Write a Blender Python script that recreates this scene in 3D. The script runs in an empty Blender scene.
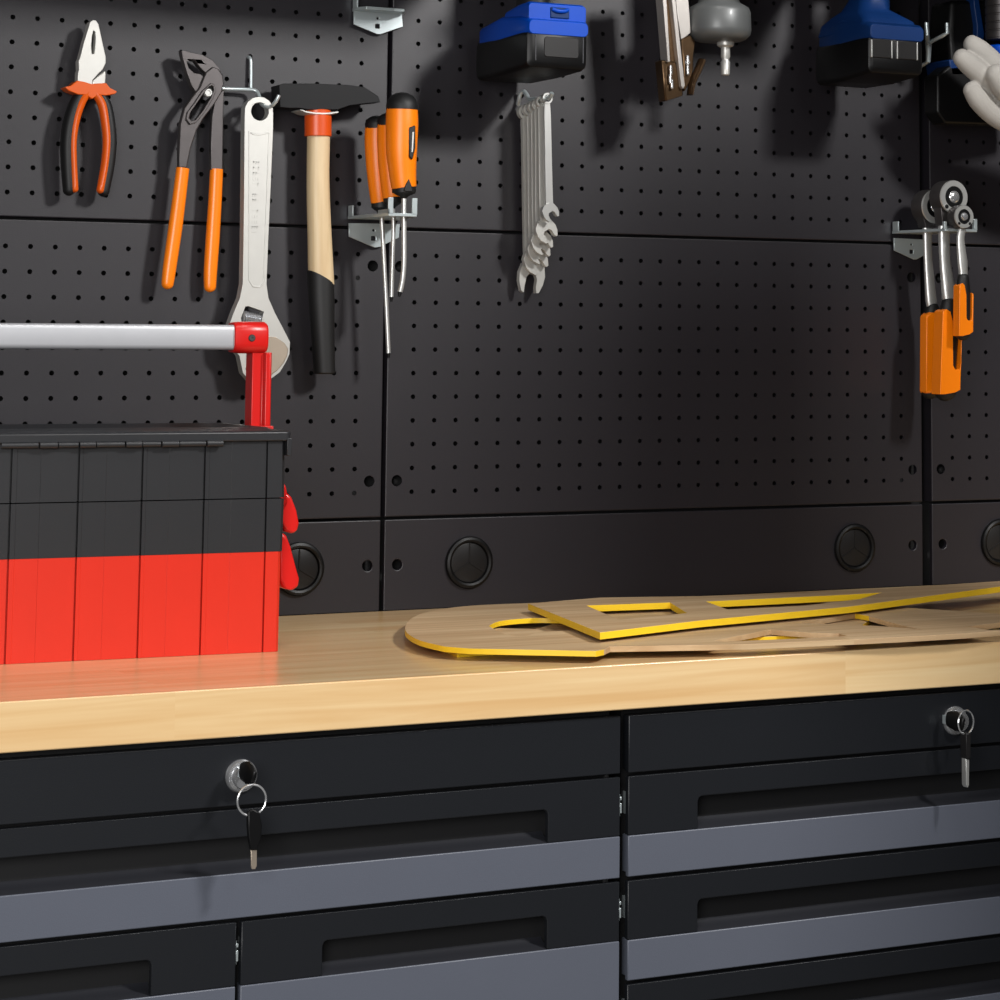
import bpy, bmesh, math, random
from mathutils import Vector, Matrix
from mathutils.geometry import tessellate_polygon
random.seed(7)
SC = bpy.context.scene
PI = math.pi
R = math.radians
ZW = -373.0
# ZW: worktop top (millimetres, local datum)
ZOFF = 1293.0                    # datum to floor: the worktop stands 0.92 m high
def V(x, y, z): return Vector((x/1000, y/1000, (z+ZOFF)/1000))

# ---------------------------------------------------------------- camera
cd = bpy.data.cameras.new('camera'); cam = bpy.data.objects.new('camera', cd); SC.collection.objects.link(cam)
cd.sensor_width = 36; cd.lens = 36*2.62; cd.shift_x = -0.16814; cd.shift_y = -0.44124
cd.clip_start = 0.05
rx, ux, wx = ((0.87420239,-0.48554599,0.00390842), (-0.0579545,-0.09634583,0.99365928), (0.48209071,0.86888582,0.11236533))
M = Matrix(((rx[0],ux[0],-wx[0]),(rx[1],ux[1],-wx[1]),(rx[2],ux[2],-wx[2]))).to_4x4()
M.translation = V(-1128.146,-2590.214,-104.827)
cam.matrix_world = M
SC.camera = cam
# ---------------------------------------------------------------- world, lights, exposure
w = bpy.data.worlds.new('room_light'); SC.world = w; w.use_nodes = True
w.node_tree.nodes['Background'].inputs[0].default_value = (0.80,0.88,1.0,1)
w.node_tree.nodes['Background'].inputs[1].default_value = 0.02
def area(name, loc, target, size, power, col=(1,1,1), sy=None):
    l = bpy.data.lights.new(name,'AREA'); l.energy = power; l.size = size; l.color = col
    if sy: l.shape = 'RECTANGLE'; l.size_y = sy
    o = bpy.data.objects.new(name,l); SC.collection.objects.link(o)
    o.location = V(*loc); d = V(*target)-V(*loc); o.rotation_euler = d.to_track_quat('-Z','Y').to_euler()
    return o
# LIGHTS>
area('ceiling_lamp', (820,-1800,1050), (100,0,100), 0.26, 46, (1,0.985,0.97))
area('ceiling_lamp', (100,-2400,1000), (0,0,0), 0.6, 4, (1,0.985,0.97))
area('worktop_fill', (-100,-1000,1350), (0,-400,-373), 0.5, 7.5, (1,0.97,0.93))  # added overhead fill that brightens the worktop surface
area('front_fill', (-1500,-2400,150), (0,-300,-300), 1.0, 44, (1,0.99,0.98))  # added frontal fill for the worktop edge, drawers and toolbox; no window there
SC.view_settings.view_transform = 'Standard'; SC.view_settings.look = 'None'
SC.view_settings.exposure = -0.12; SC.view_settings.gamma = 1.0
SC.view_settings.use_curve_mapping = False

# ---------------------------------------------------------------- materials
def lin(c): return tuple((v/255/12.92 if v/255 <= 0.04045 else ((v/255+0.055)/1.055)**2.4) for v in c)+(1,)
def mat(name, rgb, rough=0.5, metal=0.0, coat=0.0, var=0.06, scale=60, bump=0.0, bscale=800, spec=0.5):
    m = bpy.data.materials.new(name); m.use_nodes = True
    nt = m.node_tree; b = nt.nodes['Principled BSDF']
    tc = nt.nodes.new('ShaderNodeTexCoord'); n = nt.nodes.new('ShaderNodeTexNoise'); n.inputs['Scale'].default_value = scale
    n.inputs['Detail'].default_value = 4
    nt.links.new(tc.outputs['Object'], n.inputs['Vector'])
    mx = nt.nodes.new('ShaderNodeMix'); mx.data_type = 'RGBA'
    c = lin(rgb)
    mx.inputs['A'].default_value = tuple(v*(1-var) for v in c[:3])+(1,); mx.inputs['B'].default_value = tuple(min(1,v*(1+var)) for v in c[:3])+(1,)
    nt.links.new(n.outputs['Fac'], mx.inputs['Factor']); nt.links.new(mx.outputs['Result'], b.inputs['Base Color'])
    b.inputs['Roughness'].default_value = rough; b.inputs['Metallic'].default_value = metal
    b.inputs['Coat Weight'].default_value = coat; b.inputs['Coat Roughness'].default_value = 0.15
    b.inputs['Specular IOR Level'].default_value = spec
    if bump:
        n2 = nt.nodes.new('ShaderNodeTexNoise'); n2.inputs['Scale'].default_value = bscale
        nt.links.new(tc.outputs['Object'], n2.inputs['Vector'])
        bp = nt.nodes.new('ShaderNodeBump'); bp.inputs['Strength'].default_value = bump; bp.inputs['Distance'].default_value = 0.0004
        nt.links.new(n2.outputs['Fac'], bp.inputs['Height']); nt.links.new(bp.outputs['Normal'], b.inputs['Normal'])
    return m
def wood(name, cols, stave=0.042, length=0.55, rough=0.3, coat=0.3, grain=0.5, axis_swap=False):
    m = bpy.data.materials.new(name); m.use_nodes = True
    nt = m.node_tree; N = nt.nodes; L = nt.links; b = N['Principled BSDF']
    tc = N.new('ShaderNodeTexCoord')
    mp = N.new('ShaderNodeMapping'); mp.inputs['Location'].default_value = (-0.025,0.008,0)
    L.new(tc.outputs['Object'], mp.inputs['Vector'])
    br = N.new('ShaderNodeTexBrick'); br.inputs['Scale'].default_value = 1.0
    br.inputs['Brick Width'].default_value = length; br.inputs['Row Height'].default_value = stave
    br.inputs['Mortar Size'].default_value = 0.0; br.inputs['Bias'].default_value = 0
    br.inputs['Color1'].default_value = (0,0,0,1); br.inputs['Color2'].default_value = (1,1,1,1)
    L.new(mp.outputs['Vector'], br.inputs['Vector'])
    m2 = N.new('ShaderNodeMapping'); m2.inputs['Scale'].default_value = (90,90,6) if axis_swap else (3.0,70,70)
    L.new(tc.outputs['Object'], m2.inputs['Vector'])
    ad = N.new('ShaderNodeVectorMath'); ad.operation = 'ADD'
    L.new(m2.outputs['Vector'], ad.inputs[0]); L.new(br.outputs['Color'], ad.inputs[1])
    n = N.new('ShaderNodeTexNoise'); n.inputs['Scale'].default_value = 1.0; n.inputs['Detail'].default_value = 6; n.inputs['Distortion'].default_value = 0.6
    L.new(ad.outputs['Vector'], n.inputs['Vector'])
    r1 = N.new('ShaderNodeValToRGB'); r1.color_ramp.elements[0].color = lin(cols[0]); r1.color_ramp.elements[1].color = lin(cols[1])
    L.new(br.outputs['Color'], r1.inputs['Fac'])
    r2 = N.new('ShaderNodeValToRGB'); r2.color_ramp.elements[0].position = 0.35; r2.color_ramp.elements[1].position = 0.7
    r2.color_ramp.elements[0].color = lin(cols[2]); r2.color_ramp.elements[1].color = (1,1,1,1)
    L.new(n.outputs['Fac'], r2.inputs['Fac'])
    mx = N.new('ShaderNodeMix'); mx.data_type = 'RGBA'; mx.blend_type = 'MULTIPLY'; mx.inputs['Factor'].default_value = grain
    L.new(r1.outputs['Color'], mx.inputs['A']); L.new(r2.outputs['Color'], mx.inputs['B'])
    L.new(mx.outputs['Result'], b.inputs['Base Color'])
    b.inputs['Roughness'].default_value = rough; b.inputs['Coat Weight'].default_value = coat; b.inputs['Coat Roughness'].default_value = 0.2
    return m
PEG = mat('black_powder_coat', (27,24,30), 0.48, 0, 0, 0.04, 20, 0.2, 900, 0.6)
WALLM = mat('dark_wall_paint', (14,14,15), 0.8)
FLOORM = mat('grey_concrete', (110,108,105), 0.7, var=0.15, scale=4)
DARK = mat('charcoal_powder_coat', (23,25,29), 0.4, 0, 0, 0.04, 20, 0.2, 900)
RECESS = mat('charcoal_tray_steel', (34,35,40), 0.45, 0, 0, 0.04, 20)
GREY = mat('blue_grey_powder_coat', (88,92,103), 0.42, 0, 0, 0.03, 20, 0.2, 900)
GAPM = mat('cabinet_carcass_black', (12,12,14), 0.6)
TOPW = wood('varnished_butcher_block', ((234,207,160),(224,191,142),(226,198,162)), 0.042, 0.635, 0.28, 0.35, 0.6)
PLY = wood('plywood_face', ((206,178,140),(196,168,128),(204,184,162)), 0.5, 3.0, 0.6, 0.0, 0.6)
YEL = mat('yellow_painted_edge', (240,200,36), 0.45, var=0.08, scale=40)
CHROME = mat('polished_chrome', (225,226,228), 0.2, 0.82)
STEEL = mat('satin_chrome_steel', (206,206,203), 0.35, 0.7, var=0.04, scale=90)
PALE = mat('pale_cast_chrome', (202,201,196), 0.42, 0.55, var=0.05, scale=90)
ZINC = mat('zinc_plated_steel', (196,206,208), 0.32, 0.6, var=0.12, scale=45)
GUN = mat('dark_phosphated_steel', (92,88,88), 0.42, 0.8, var=0.12, scale=120)
BLKST = mat('blackened_steel', (20,20,22), 0.55, 0.2, var=0.1, scale=100, spec=0.3)
NICK = mat('brushed_nickel', (178,173,168), 0.36, 0.65, var=0.06, scale=90)
BRASS = mat('bronze_coated_steel', (88,68,48), 0.3, 0.85, var=0.2, scale=120)
TANST = mat('worn_brushed_steel', (205,190,172), 0.38, 0.8, var=0.16, scale=40)
ORG = mat('orange_plastic', (250,130,2), 0.38, var=0.03)
ORD = mat('orange_dipped_vinyl', (247,128,16), 0.3, var=0.03)
ORR = mat('orange_red_plastic', (212,78,18), 0.35, var=0.03)
ORP = mat('burnt_orange_plastic', (214,88,16), 0.35, var=0.03)
BLKR = mat('black_rubber', (14,14,15), 0.55, var=0.08, scale=150)
BLKP = mat('black_plastic', (9,9,10), 0.42, var=0.05, spec=0.3)
BLKP2 = mat('battery_grey_plastic', (30,29,29), 0.4, var=0.05, spec=0.3)
TBLK = mat('toolbox_black_plastic', (34,35,38), 0.42, 0, 0, 0.05, 30, 0.2, 1200)
TRED = mat('toolbox_red_plastic', (205,42,24), 0.38, 0, 0, 0.04, 30, 0.2, 1200)
TRED2 = mat('handle_red_plastic', (200,26,22), 0.32, 0, 0, 0.04, 30)
ALU = mat('satin_aluminium', (190,191,195), 0.42, 0.5, var=0.04, scale=50)
BLUE = mat('blue_plastic', (0,66,172), 0.42, var=0.05, spec=0.22)
BLUE2 = mat('dark_blue_plastic', (10,42,90), 0.45, var=0.05, spec=0.2)
GREYP = mat('grey_enamel_metal', (92,94,94), 0.42, 0.2, 0.1, 0.06)
HICK = wood('pale_hickory', ((218,196,158),(218,196,158),(206,186,156)), 9.0, 9.0, 0.5, 0.05, 0.5, True)
GLOVE = mat('pale_leather', (160,156,150), 0.85, var=0.1, scale=60, bump=0.4, bscale=500)

# ---------------------------------------------------------------- mesh helpers (millimetres)
def tree_root(o):
    while o.parent: o = o.parent
    return o
def obj(name, bm, m, parent=None, bevel=0, smooth=True, seg=2, local=False):
    """links bm as ONE mesh; world millimetres unless local (then millimetres in the root's frame)"""
    me = bpy.data.meshes.new(name)
    bmesh.ops.recalc_face_normals(bm, faces=bm.faces)
    off = Vector((0,0,0)); org = None
    if not local:
        for v in bm.verts: v.co = V(*v.co)
        if parent: off = tree_root(parent).location.copy()
        else:
            xs = [v.co for v in bm.verts]
            off = Vector(((min(c.x for c in xs)+max(c.x for c in xs))/2,(min(c.y for c in xs)+max(c.y for c in xs))/2,min(c.z for c in xs)))
        for v in bm.verts: v.co -= off
    else:
        for v in bm.verts: v.co /= 1000
    bm.to_mesh(me); bm.free()
    for mm in (m if isinstance(m,(list,tuple)) else [m]): me.materials.append(mm)
    o = bpy.data.objects.new(name, me); SC.collection.objects.link(o)
    if parent: o.parent = parent
    elif not local: o.location = off
    if smooth:
        for p in me.polygons: p.use_smooth = True
        me.set_sharp_from_angle(angle=R(38))
    if bevel:
        b = o.modifiers.new('bevel','BEVEL'); b.width = bevel/1000; b.segments = seg; b.limit_method = 'ANGLE'; b.angle_limit = R(42)
        b.harden_normals = False
    return o
def tag(o, label, cat, group=None):
    o['label'] = label; o['category'] = cat
    if group: o['group'] = group
    return o
def thing(name, label, cat, loc, rz=0, group=None):
    o = bpy.data.objects.new(name, None); SC.collection.objects.link(o); o.empty_display_size = 0.02
    o.location = V(*loc); o.rotation_euler = (0,0,rz)
    return tag(o, label, cat, group)
def struct(o): o['kind'] = 'structure'; return o
def box(bm, x0,x1,y0,y1,z0,z1):
    vs = [bm.verts.new((x,y,z)) for x in (x0,x1) for y in (y0,y1) for z in (z0,z1)]
    for f in ((0,1,3,2),(4,6,7,5),(0,4,5,1),(2,3,7,6),(0,2,6,4),(1,5,7,3)): bm.faces.new([vs[i] for i in f])
    return vs
def plate(bm, outer, holes=(), a=0, b=1, to=None, side_mat=0):
    """outline (u,v) with holes, solid between depth a and b; to maps (u,v,depth) to xyz; default outline in XZ, depth = y"""
    to = to or (lambda u,v,d: (u,d,v))
    loops = [list(outer)]+[list(h) for h in holes]
    tris = tessellate_polygon([[Vector((u,v,0)) for u,v in l] for l in loops])
    A = []; B = []
    for l in loops:
        for u,v in l: A.append(bm.verts.new(to(u,v,a))); B.append(bm.verts.new(to(u,v,b)))
    for t in tris:
        try:
            bm.faces.new([A[i] for i in t]); bm.faces.new([B[i] for i in reversed(t)])
        except ValueError: pass
    k = 0
    for l in loops:
        n = len(l)
        for i in range(n):
            j = (i+1)%n
            f = bm.faces.new((A[k+i],A[k+j],B[k+j],B[k+i])); f.material_index = side_mat
        k += n
def loft(bm, rings, cap=True, close=False):
    vs = [[bm.verts.new(p) for p in r] for r in rings]
    n = len(rings[0])
    pairs = list(zip(vs,vs[1:]))+([(vs[-1],vs[0])] if close else [])
    for a,b in pairs:
        for i in range(n):
            j = (i+1)%n; bm.faces.new((a[i],a[j],b[j],b[i]))
    if cap and not close: bm.faces.new(list(reversed(vs[0]))); bm.faces.new(vs[-1])
def smooth_path(pts, n=4):
    P = [Vector(p) for p in pts]; out = []
    for i in range(len(P)-1):
        p0 = P[max(i-1,0)]; p1 = P[i]; p2 = P[i+1]; p3 = P[min(i+2,len(P)-1)]
        for k in range(n):
            t = k/n
            out.append(0.5*((2*p1)+(p2-p0)*t+(2*p0-5*p1+4*p2-p3)*t*t+(3*p1-p0-3*p2+p3)*t**3))
    return out+[P[-1]]
def interp(vals, m):
    out = []
    for i in range(m):
        t = i/(m-1)*(len(vals)-1); k = min(int(t), len(vals)-2); out.append(vals[k]*(1-(t-k))+vals[k+1]*(t-k))
    return out
def tube(bm, path, r, seg=12, ry=None, smooth=0, round_ends=False, up=(0,1,0), close=False):
    """sweep an ellipse (r across, ry along 'up'); r, ry numbers or lists"""
    P = smooth_path(path, smooth) if smooth else [Vector(p) for p in path]
    m = len(P)
    rl = interp(r,m) if isinstance(r,(list,tuple)) else [r]*m
    yl = rl if ry is None else (interp(ry,m) if isinstance(ry,(list,tuple)) else [ry]*m)
    rings = []; prev = None
    for i in range(m):
        if close: t = (P[(i+1)%m]-P[i-1]).normalized()
        else: t = (P[min(i+1,m-1)]-P[max(i-1,0)]).normalized()
        if prev is None:
            u = Vector(up)
            if abs(u.dot(t)) > 0.95: u = Vector((0,0,1)) if abs(t.z) < 0.9 else Vector((1,0,0))
        else: u = prev
        s = t.cross(u).normalized(); u = s.cross(t).normalized(); prev = u
        rings.append((P[i],s,u,rl[i],yl[i],t))
    out = []
    def ring(c,s,u,a,b): return [c+s*a*math.cos(2*PI*k/seg)+u*b*math.sin(2*PI*k/seg) for k in range(seg)]
    if round_ends is True:
        c,s,u,a,b,t = rings[0]; e = min(a,b)
        for q in (85,65,40,20): out.append(ring(c-t*e*math.sin(R(q)),s,u,a*math.cos(R(q)),b*math.cos(R(q))))
    for c,s,u,a,b,t in rings: out.append(ring(c,s,u,a,b))
    if round_ends:
        c,s,u,a,b,t = rings[-1]; e = min(a,b)
        for q in (20,40,65,85): out.append(ring(c+t*e*math.sin(R(q)),s,u,a*math.cos(R(q)),b*math.cos(R(q))))
    loft(bm, out, True, close)
def lathe(bm, prof, c, axis='z', seg=28, cap=True):
    """prof: (radius, along) pairs about point c"""
    rings = []
    for r,h in prof:
        rg = []
        for k in range(seg):
            a = 2*PI*k/seg; x = max(r,0.02)*math.cos(a); y = max(r,0.02)*math.sin(a)
            rg.append({'z':(c[0]+x,c[1]+y,c[2]+h),'y':(c[0]+x,c[1]-h,c[2]+y),'x':(c[0]+h,c[1]+x,c[2]+y)}[axis])
        rings.append(rg)
    loft(bm, rings, cap)
def circ(cx, cz, r, n=20, rz=None, a0=0, a1=360):
    rz = rz or r; full = abs(a1-a0) >= 360
    return [(cx+r*math.cos(R(a0+(a1-a0)*k/(n if full else n-1))), cz+rz*math.sin(R(a0+(a1-a0)*k/(n if full else n-1)))) for k in range(n)]
def rrect(cx, cz, w, h, r, n=4):
    out = []
    for sx,sz,a in ((1,1,0),(-1,1,90),(-1,-1,180),(1,-1,270)):
        for k in range(n+1):
            t = R(a+90*k/n); out.append((cx+sx*(w/2-r)+r*math.cos(t), cz+sz*(h/2-r)+r*math.sin(t)))
    return out
def strap(pts, w):
    """closed outline of a strip of width w along pts (2d)"""
    n = len(pts); L = []; Rr = []
    ws = interp(w,n) if isinstance(w,(list,tuple)) else [w]*n
    for i in range(n):
        a = Vector(pts[max(i-1,0)]); b = Vector(pts[min(i+1,n-1)]); t = (b-a).normalized(); nn = Vector((-t.y,t.x))*ws[i]/2
        p = Vector(pts[i]); L.append(tuple(p+nn)); Rr.append(tuple(p-nn))
    return L+Rr[::-1]
def sp2(pts, n=4): return [(p.x,p.y) for p in smooth_path([(a,b,0) for a,b in pts], n)]
NB = bmesh.new

# ---------------------------------------------------------------- setting
bm = NB(); box(bm,-1500,1900,22,120,-1293,1200); struct(obj('wall_back',bm,WALLM))
bm = NB(); box(bm,-1500,1900,-3400,120,-1343,-1293); struct(obj('floor',bm,FLOORM))

bm = NB(); box(bm,555,745,-1180,-1030,-1293,650); struct(obj('shade_block',bm,WALLM))  # unseen block, added to cast a soft dark band on the pegboard

# ---------------------------------------------------------------- pegboard wall
def peg_panel(name, label, x0,x1,z0,z1, xs, zs, big, group):
    bm = NB(); c = 1.2
    rect = lambda e: [(x0+e,z0+e),(x1-e,z0+e),(x1-e,z1-e),(x0+e,z1-e)]
    holes = [circ(x,z,2.6,10) for x in xs for z in zs]+[circ(x,z,6.0,20) for x,z in big]
    loops = [rect(c)]+holes
    tris = tessellate_polygon([[Vector((u,v,0)) for u,v in l] for l in loops])
    vs = [bm.verts.new((u,0,v)) for l in loops for u,v in l]
    for t in tris: bm.faces.new([vs[i] for i in t])
    k = 4
    for h in holes:
        n = len(h); bk = [bm.verts.new((u,1.6,v)) for u,v in h]
        for i in range(n):
            j = (i+1)%n; bm.faces.new((vs[k+i],vs[k+j],bk[j],bk[i]))
        k += n
    prev = vs[:4]
    for e,y in ((0.35,0.35),(0,1.2),(0,18)):
        cur = [bm.verts.new((u,y,v)) for u,v in rect(e)]
        for i in range(4):
            j = (i+1)%4; bm.faces.new((prev[i],prev[j],cur[j],cur[i]))
        prev = cur
    o = obj(name,bm,PEG,smooth=False); return tag(o,label,'pegboard',group)
LX = [-65.4-25*i for i in range(26)]; MX = [25*i for i in range(26)]; RX = [698+25*i for i in range(26)]
LOZ = [-25*i for i in range(11)]; UPZ = [53.4+25*i for i in range(11)]
PW = 'perforated wall panels'
for nm,(x0,x1,xs) in {'left':(-720.4,-34.8,LX),'mid':(-30.2,654.5,MX),'right':(668,1353,RX)}.items():
    bl = [(x,z) for x in (x0+13,x1-13.8) for z in (-12,-238)]
    t1 = {'left':'black perforated panel behind the pliers and the hammer head','mid':'black perforated panel behind the spanner bunch and the grey air tool','right':'black perforated panel behind the leather glove'}[nm]
    t2 = {'left':'black perforated panel behind the toolbox handle bar','mid':'empty black perforated panel with two corner holes, above the plain strip with two cable grommets','right':'black perforated panel behind the orange socket ratchet handles, right of the thick seam'}[nm]
    peg_panel('pegboard_panel',t1,x0,x1,29.2,331,xs,UPZ,[],PW)
    peg_panel('pegboard_panel',t2,x0,x1,-275.6,26.4,xs,LOZ,bl,PW)
    cx = (x0+x1)/2
    t3 = {'left':'plain black panel strip half hidden behind the red toolbox','mid':'plain black panel strip with two whole round grommets behind the wooden templates','right':'plain black panel strip at the right edge of the photo'}[nm]
    r0 = thing('cable_panel',t3,'wall panel',(cx,10,-374),0,'plain panel strips above the worktop')
    bm = NB(); bigs = [(x0+15,-325.6),(x1-14.2,-325.6)]
    plate(bm,[(x0,-373.2),(x1,-373.2),(x1,-278.6),(x0,-278.6)],[circ(x,z,5.6,20) for x,z in bigs],0,6)
    obj('panel_sheet',bm,PEG,r0,1.0,smooth=False)
    for gx in ((x0+97.5,x1-96.5) if nm!='left' else (x0+97.5,x1-91)):
        bm = NB(); lathe(bm,[(21.5,0.2),(27.5,0.2),(27.8,2),(26.6,4.2),(24.2,5.2),(22,4.4),(21,1.5),(20.5,0.4)],(gx,0,-326),'y',40)
        g = obj('grommet',bm,BLKP,r0)
        bm = NB(); lathe(bm,[(20.8,0.3),(20.8,1.8),(20,2.2)],(gx,0,-326),'y',40)
        for a in (90,210,330):
            p = Vector((math.cos(R(a)),0,math.sin(R(a)))); q = Vector((-p.z,0,p.x))*0.7; c0 = Vector((gx,-2.2,-326))
            loft(bm,[[c0+q,c0-q,c0-q+Vector((0,-0.8,0)),c0+q+Vector((0,-0.8,0))],[c0+p*20+q,c0+p*20-q,c0+p*20-q+Vector((0,-0.8,0)),c0+p*20+q+Vector((0,-0.8,0))]])
        obj('grommet_cap',bm,BLKP2,g)

# ---------------------------------------------------------------- worktop and cabinets
bm = NB(); box(bm,-1450,1800,-535,-0.3,-412,ZW)
tag(obj('worktop',bm,TOPW,None,1.2),'light varnished butcher block worktop lying on the black drawer cabinets','worktop')
FY = -528.0
def drawer(parent, x0,x1,zt,zg,zb, recess=(46,70)):
    """upper dark strip with a scooped pull, lower grey front"""
    bm = NB(); rl = x0+recess[1]; rr_ = x1-recess[1]; zr = zt-(zt-zg)*0.44
    box(bm,x0,x1,FY,FY+5,zb,zg-0.4); box(bm,x0+3,x1-3,FY+5,FY+17,zb+2,zg-1)
    d = obj('drawer',bm,GREY,parent,0.9)
    bm = NB()
    plate(bm,[(x0,zg),(rl,zg)]+[(rl,zr-4),(rl+1.2,zr-1.2),(rl+4,zr)]+[(rr_-4,zr),(rr_-1.2,zr-1.2),(rr_,zr-4)]+[(rr_,zg),(x1,zg),(x1,zt),(x0,zt)],[],FY+0.2,FY+6)
    obj('pull_strip',bm,DARK,d,0.8)
    bm = NB()                                           # scooped tray behind the notch
    pr = [(FY+1.0,zg-0.3),(FY+4,zg+0.8),(FY+14,zg+3.6),(FY+18,zg+7),(FY+19,zr+3)]
    loft(bm,[[(x,y,z) for y,z in pr]+[(x,y+2,z) for y,z in pr[::-1]] for x in (rl-3,rr_+3)])
    obj('pull_recess',bm,RECESS,d)
    return d
def cabinet(label, x0, x1, cells, loc, lockx):
    r0 = thing('drawer_cabinet',label,'cabinet',loc,0,'drawer cabinets under the worktop')
    bm = NB(); box(bm,x0+2,x1-2,FY+18,-10,-1288,-413); obj('carcass',bm,GAPM,r0)
    bm = NB(); box(bm,x0,x1,FY,FY+6,-467.2,-418); box(bm,x0+3,x1-3,FY+6,FY+18,-466,-419); obj('top_rail',bm,DARK,r0,0.9)
    for c in cells:
        d = drawer(r0,*c)
        for xx in (c[0]+5,c[1]+1.6):
            bm = NB()
            box(bm,xx-1.0,xx+1.0,FY+2,FY+12,c[2]-20,c[2]-17); box(bm,xx-1.0,xx+1.0,FY+2,FY+12,c[2]-31,c[2]-22.5)
            box(bm,xx-1.0,xx+1.0,FY+5,FY+22,c[2]-34,c[2]-15)
            obj('drawer_slide',bm,ZINC,d,0.4)
    bm = NB(); lathe(bm,[(13.2,0),(13.2,2),(11.8,4),(9.8,4.4),(9.6,9),(9,10),(3.2,10),(3,8.5)],(lockx,FY,-444),'y',36)
    obj('lock',bm,CHROME,r0)
    return r0
cabinet('black and grey drawer cabinet under the red toolbox, wide top drawer over two narrower ones',-720.6,-28.6,
        [(-720.6,-28.6,-470.3,-520,-555.6),(-720.6,-376.8,-558.8,-608.2,-760),(-372.6,-28.6,-558.8,-608.2,-760),(-720.6,-376.8,-764,-812,-1250),(-372.6,-28.6,-764,-812,-1250)],(-374,-270,-1293),-376)
cabinet('black and grey drawer cabinet under the wooden templates, stacked with full-width shallow drawers',-20.6,669,
        [(-20.6,669,-470.3,-520.2,-555.4),(-20.6,669,-559,-608.4,-642.8),(-20.6,669,-646.3,-695.5,-760),(-20.6,669,-764,-814,-1000),(-20.6,669,-1004,-1054,-1250)],(324,-270,-1293),326)

# left keys
kx,kz = (-377.3, -439.3); rx_,rz_ = (-377.5, -458.6)
r0 = thing('key_set','two black-headed keys on a split ring in the lock below the red toolbox','keys',(kx,FY-20,(-374.4, -511.8)[1]))
bm = NB(); box(bm,kx-4.2,kx-1.8,FY-16,FY-6,kz-4,kz+4); obj('key_blade',bm,ZINC,r0,0.3)
bm = NB(); tube(bm,[(kx-3,FY-14,kz+1),(kx-1,FY-22,kz+1),(kx+1,FY-29,kz-2)],[7,9.5,6.5],14,[2.6,2.8,2.4],3,True,(1,0,0)); obj('key_head',bm,BLKP,r0,0.4)
def ring_mesh(c, r, wr, tilt=0.0):
    bm = NB(); n = 36
    P = [Vector((c[0]+r*math.cos(2*PI*k/n)*math.cos(tilt),c[1]+r*math.cos(2*PI*k/n)*math.sin(tilt),c[2]+r*math.sin(2*PI*k/n))) for k in range(n)]
    tube(bm,P,wr,8,close=True,up=(0.05,1,0.03)); return bm
obj('key_ring',ring_mesh((rx_,FY-30,rz_),12.0,0.9),CHROME,r0)
bm = NB(); hk = [(-381.2, -467.5), (-376.2, -465.6), (-371.1, -468.3), (-368.8, -479.4), (-369.4, -488.6), (-371.8, -494.6), (-372.1, -497.7), (-378.0, -497.2), (-379.9, -487.8), (-380.9, -478.4)]; plate(bm,hk,[],FY-32,FY-27.6); obj('key_head',bm,BLKP,r0,1.0)
bm = NB(); plate(bm,[(-377.6, -496.5), (-372.6, -496.9), (-372.4, -510.1), (-373.6, -512.3), (-376.4, -512.0), (-377.0, -509.7)],[],FY-31,FY-29); obj('key_blade',bm,TANST,r0,0.3)
# right keys
kx,kz = (309.8, -441.0); rx_,rz_ = (316.6, -441.4)
r0 = thing('key_set','silver ring with one key hanging edge-on from the right-hand lock','keys',(kx,FY-20,(314.5, -499.7)[1]))
bm = NB(); box(bm,kx-2.2,kx+0.4,FY-16,FY-6,kz-4,kz+4); obj('key_blade',bm,ZINC,r0,0.3)
bm = NB(); tube(bm,[(kx-1,FY-14,kz+1),(kx+2,FY-22,kz),(kx+4,FY-29,kz-2)],[7,9.5,7],14,[2.6,2.8,2.4],3,True,(1,0,0)); obj('key_head',bm,BLKP,r0,0.4)
obj('key_ring',ring_mesh((rx_,FY-31,rz_),10.8,0.8,0.25),CHROME,r0)
bm = NB(); plate(bm,[(313.3, -450.0), (318.7, -450.4), (318.0, -474.7), (313.5, -474.4)],[],FY-36,FY-26); obj('key_head',bm,BLKP2,r0,1.2)
bm = NB(); plate(bm,[(313.5, -473.5), (317.1, -473.8), (316.6, -497.2), (315.2, -499.8), (313.4, -496.9)],[],FY-35,FY-28); obj('key_blade',bm,STEEL,r0,0.4)

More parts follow.
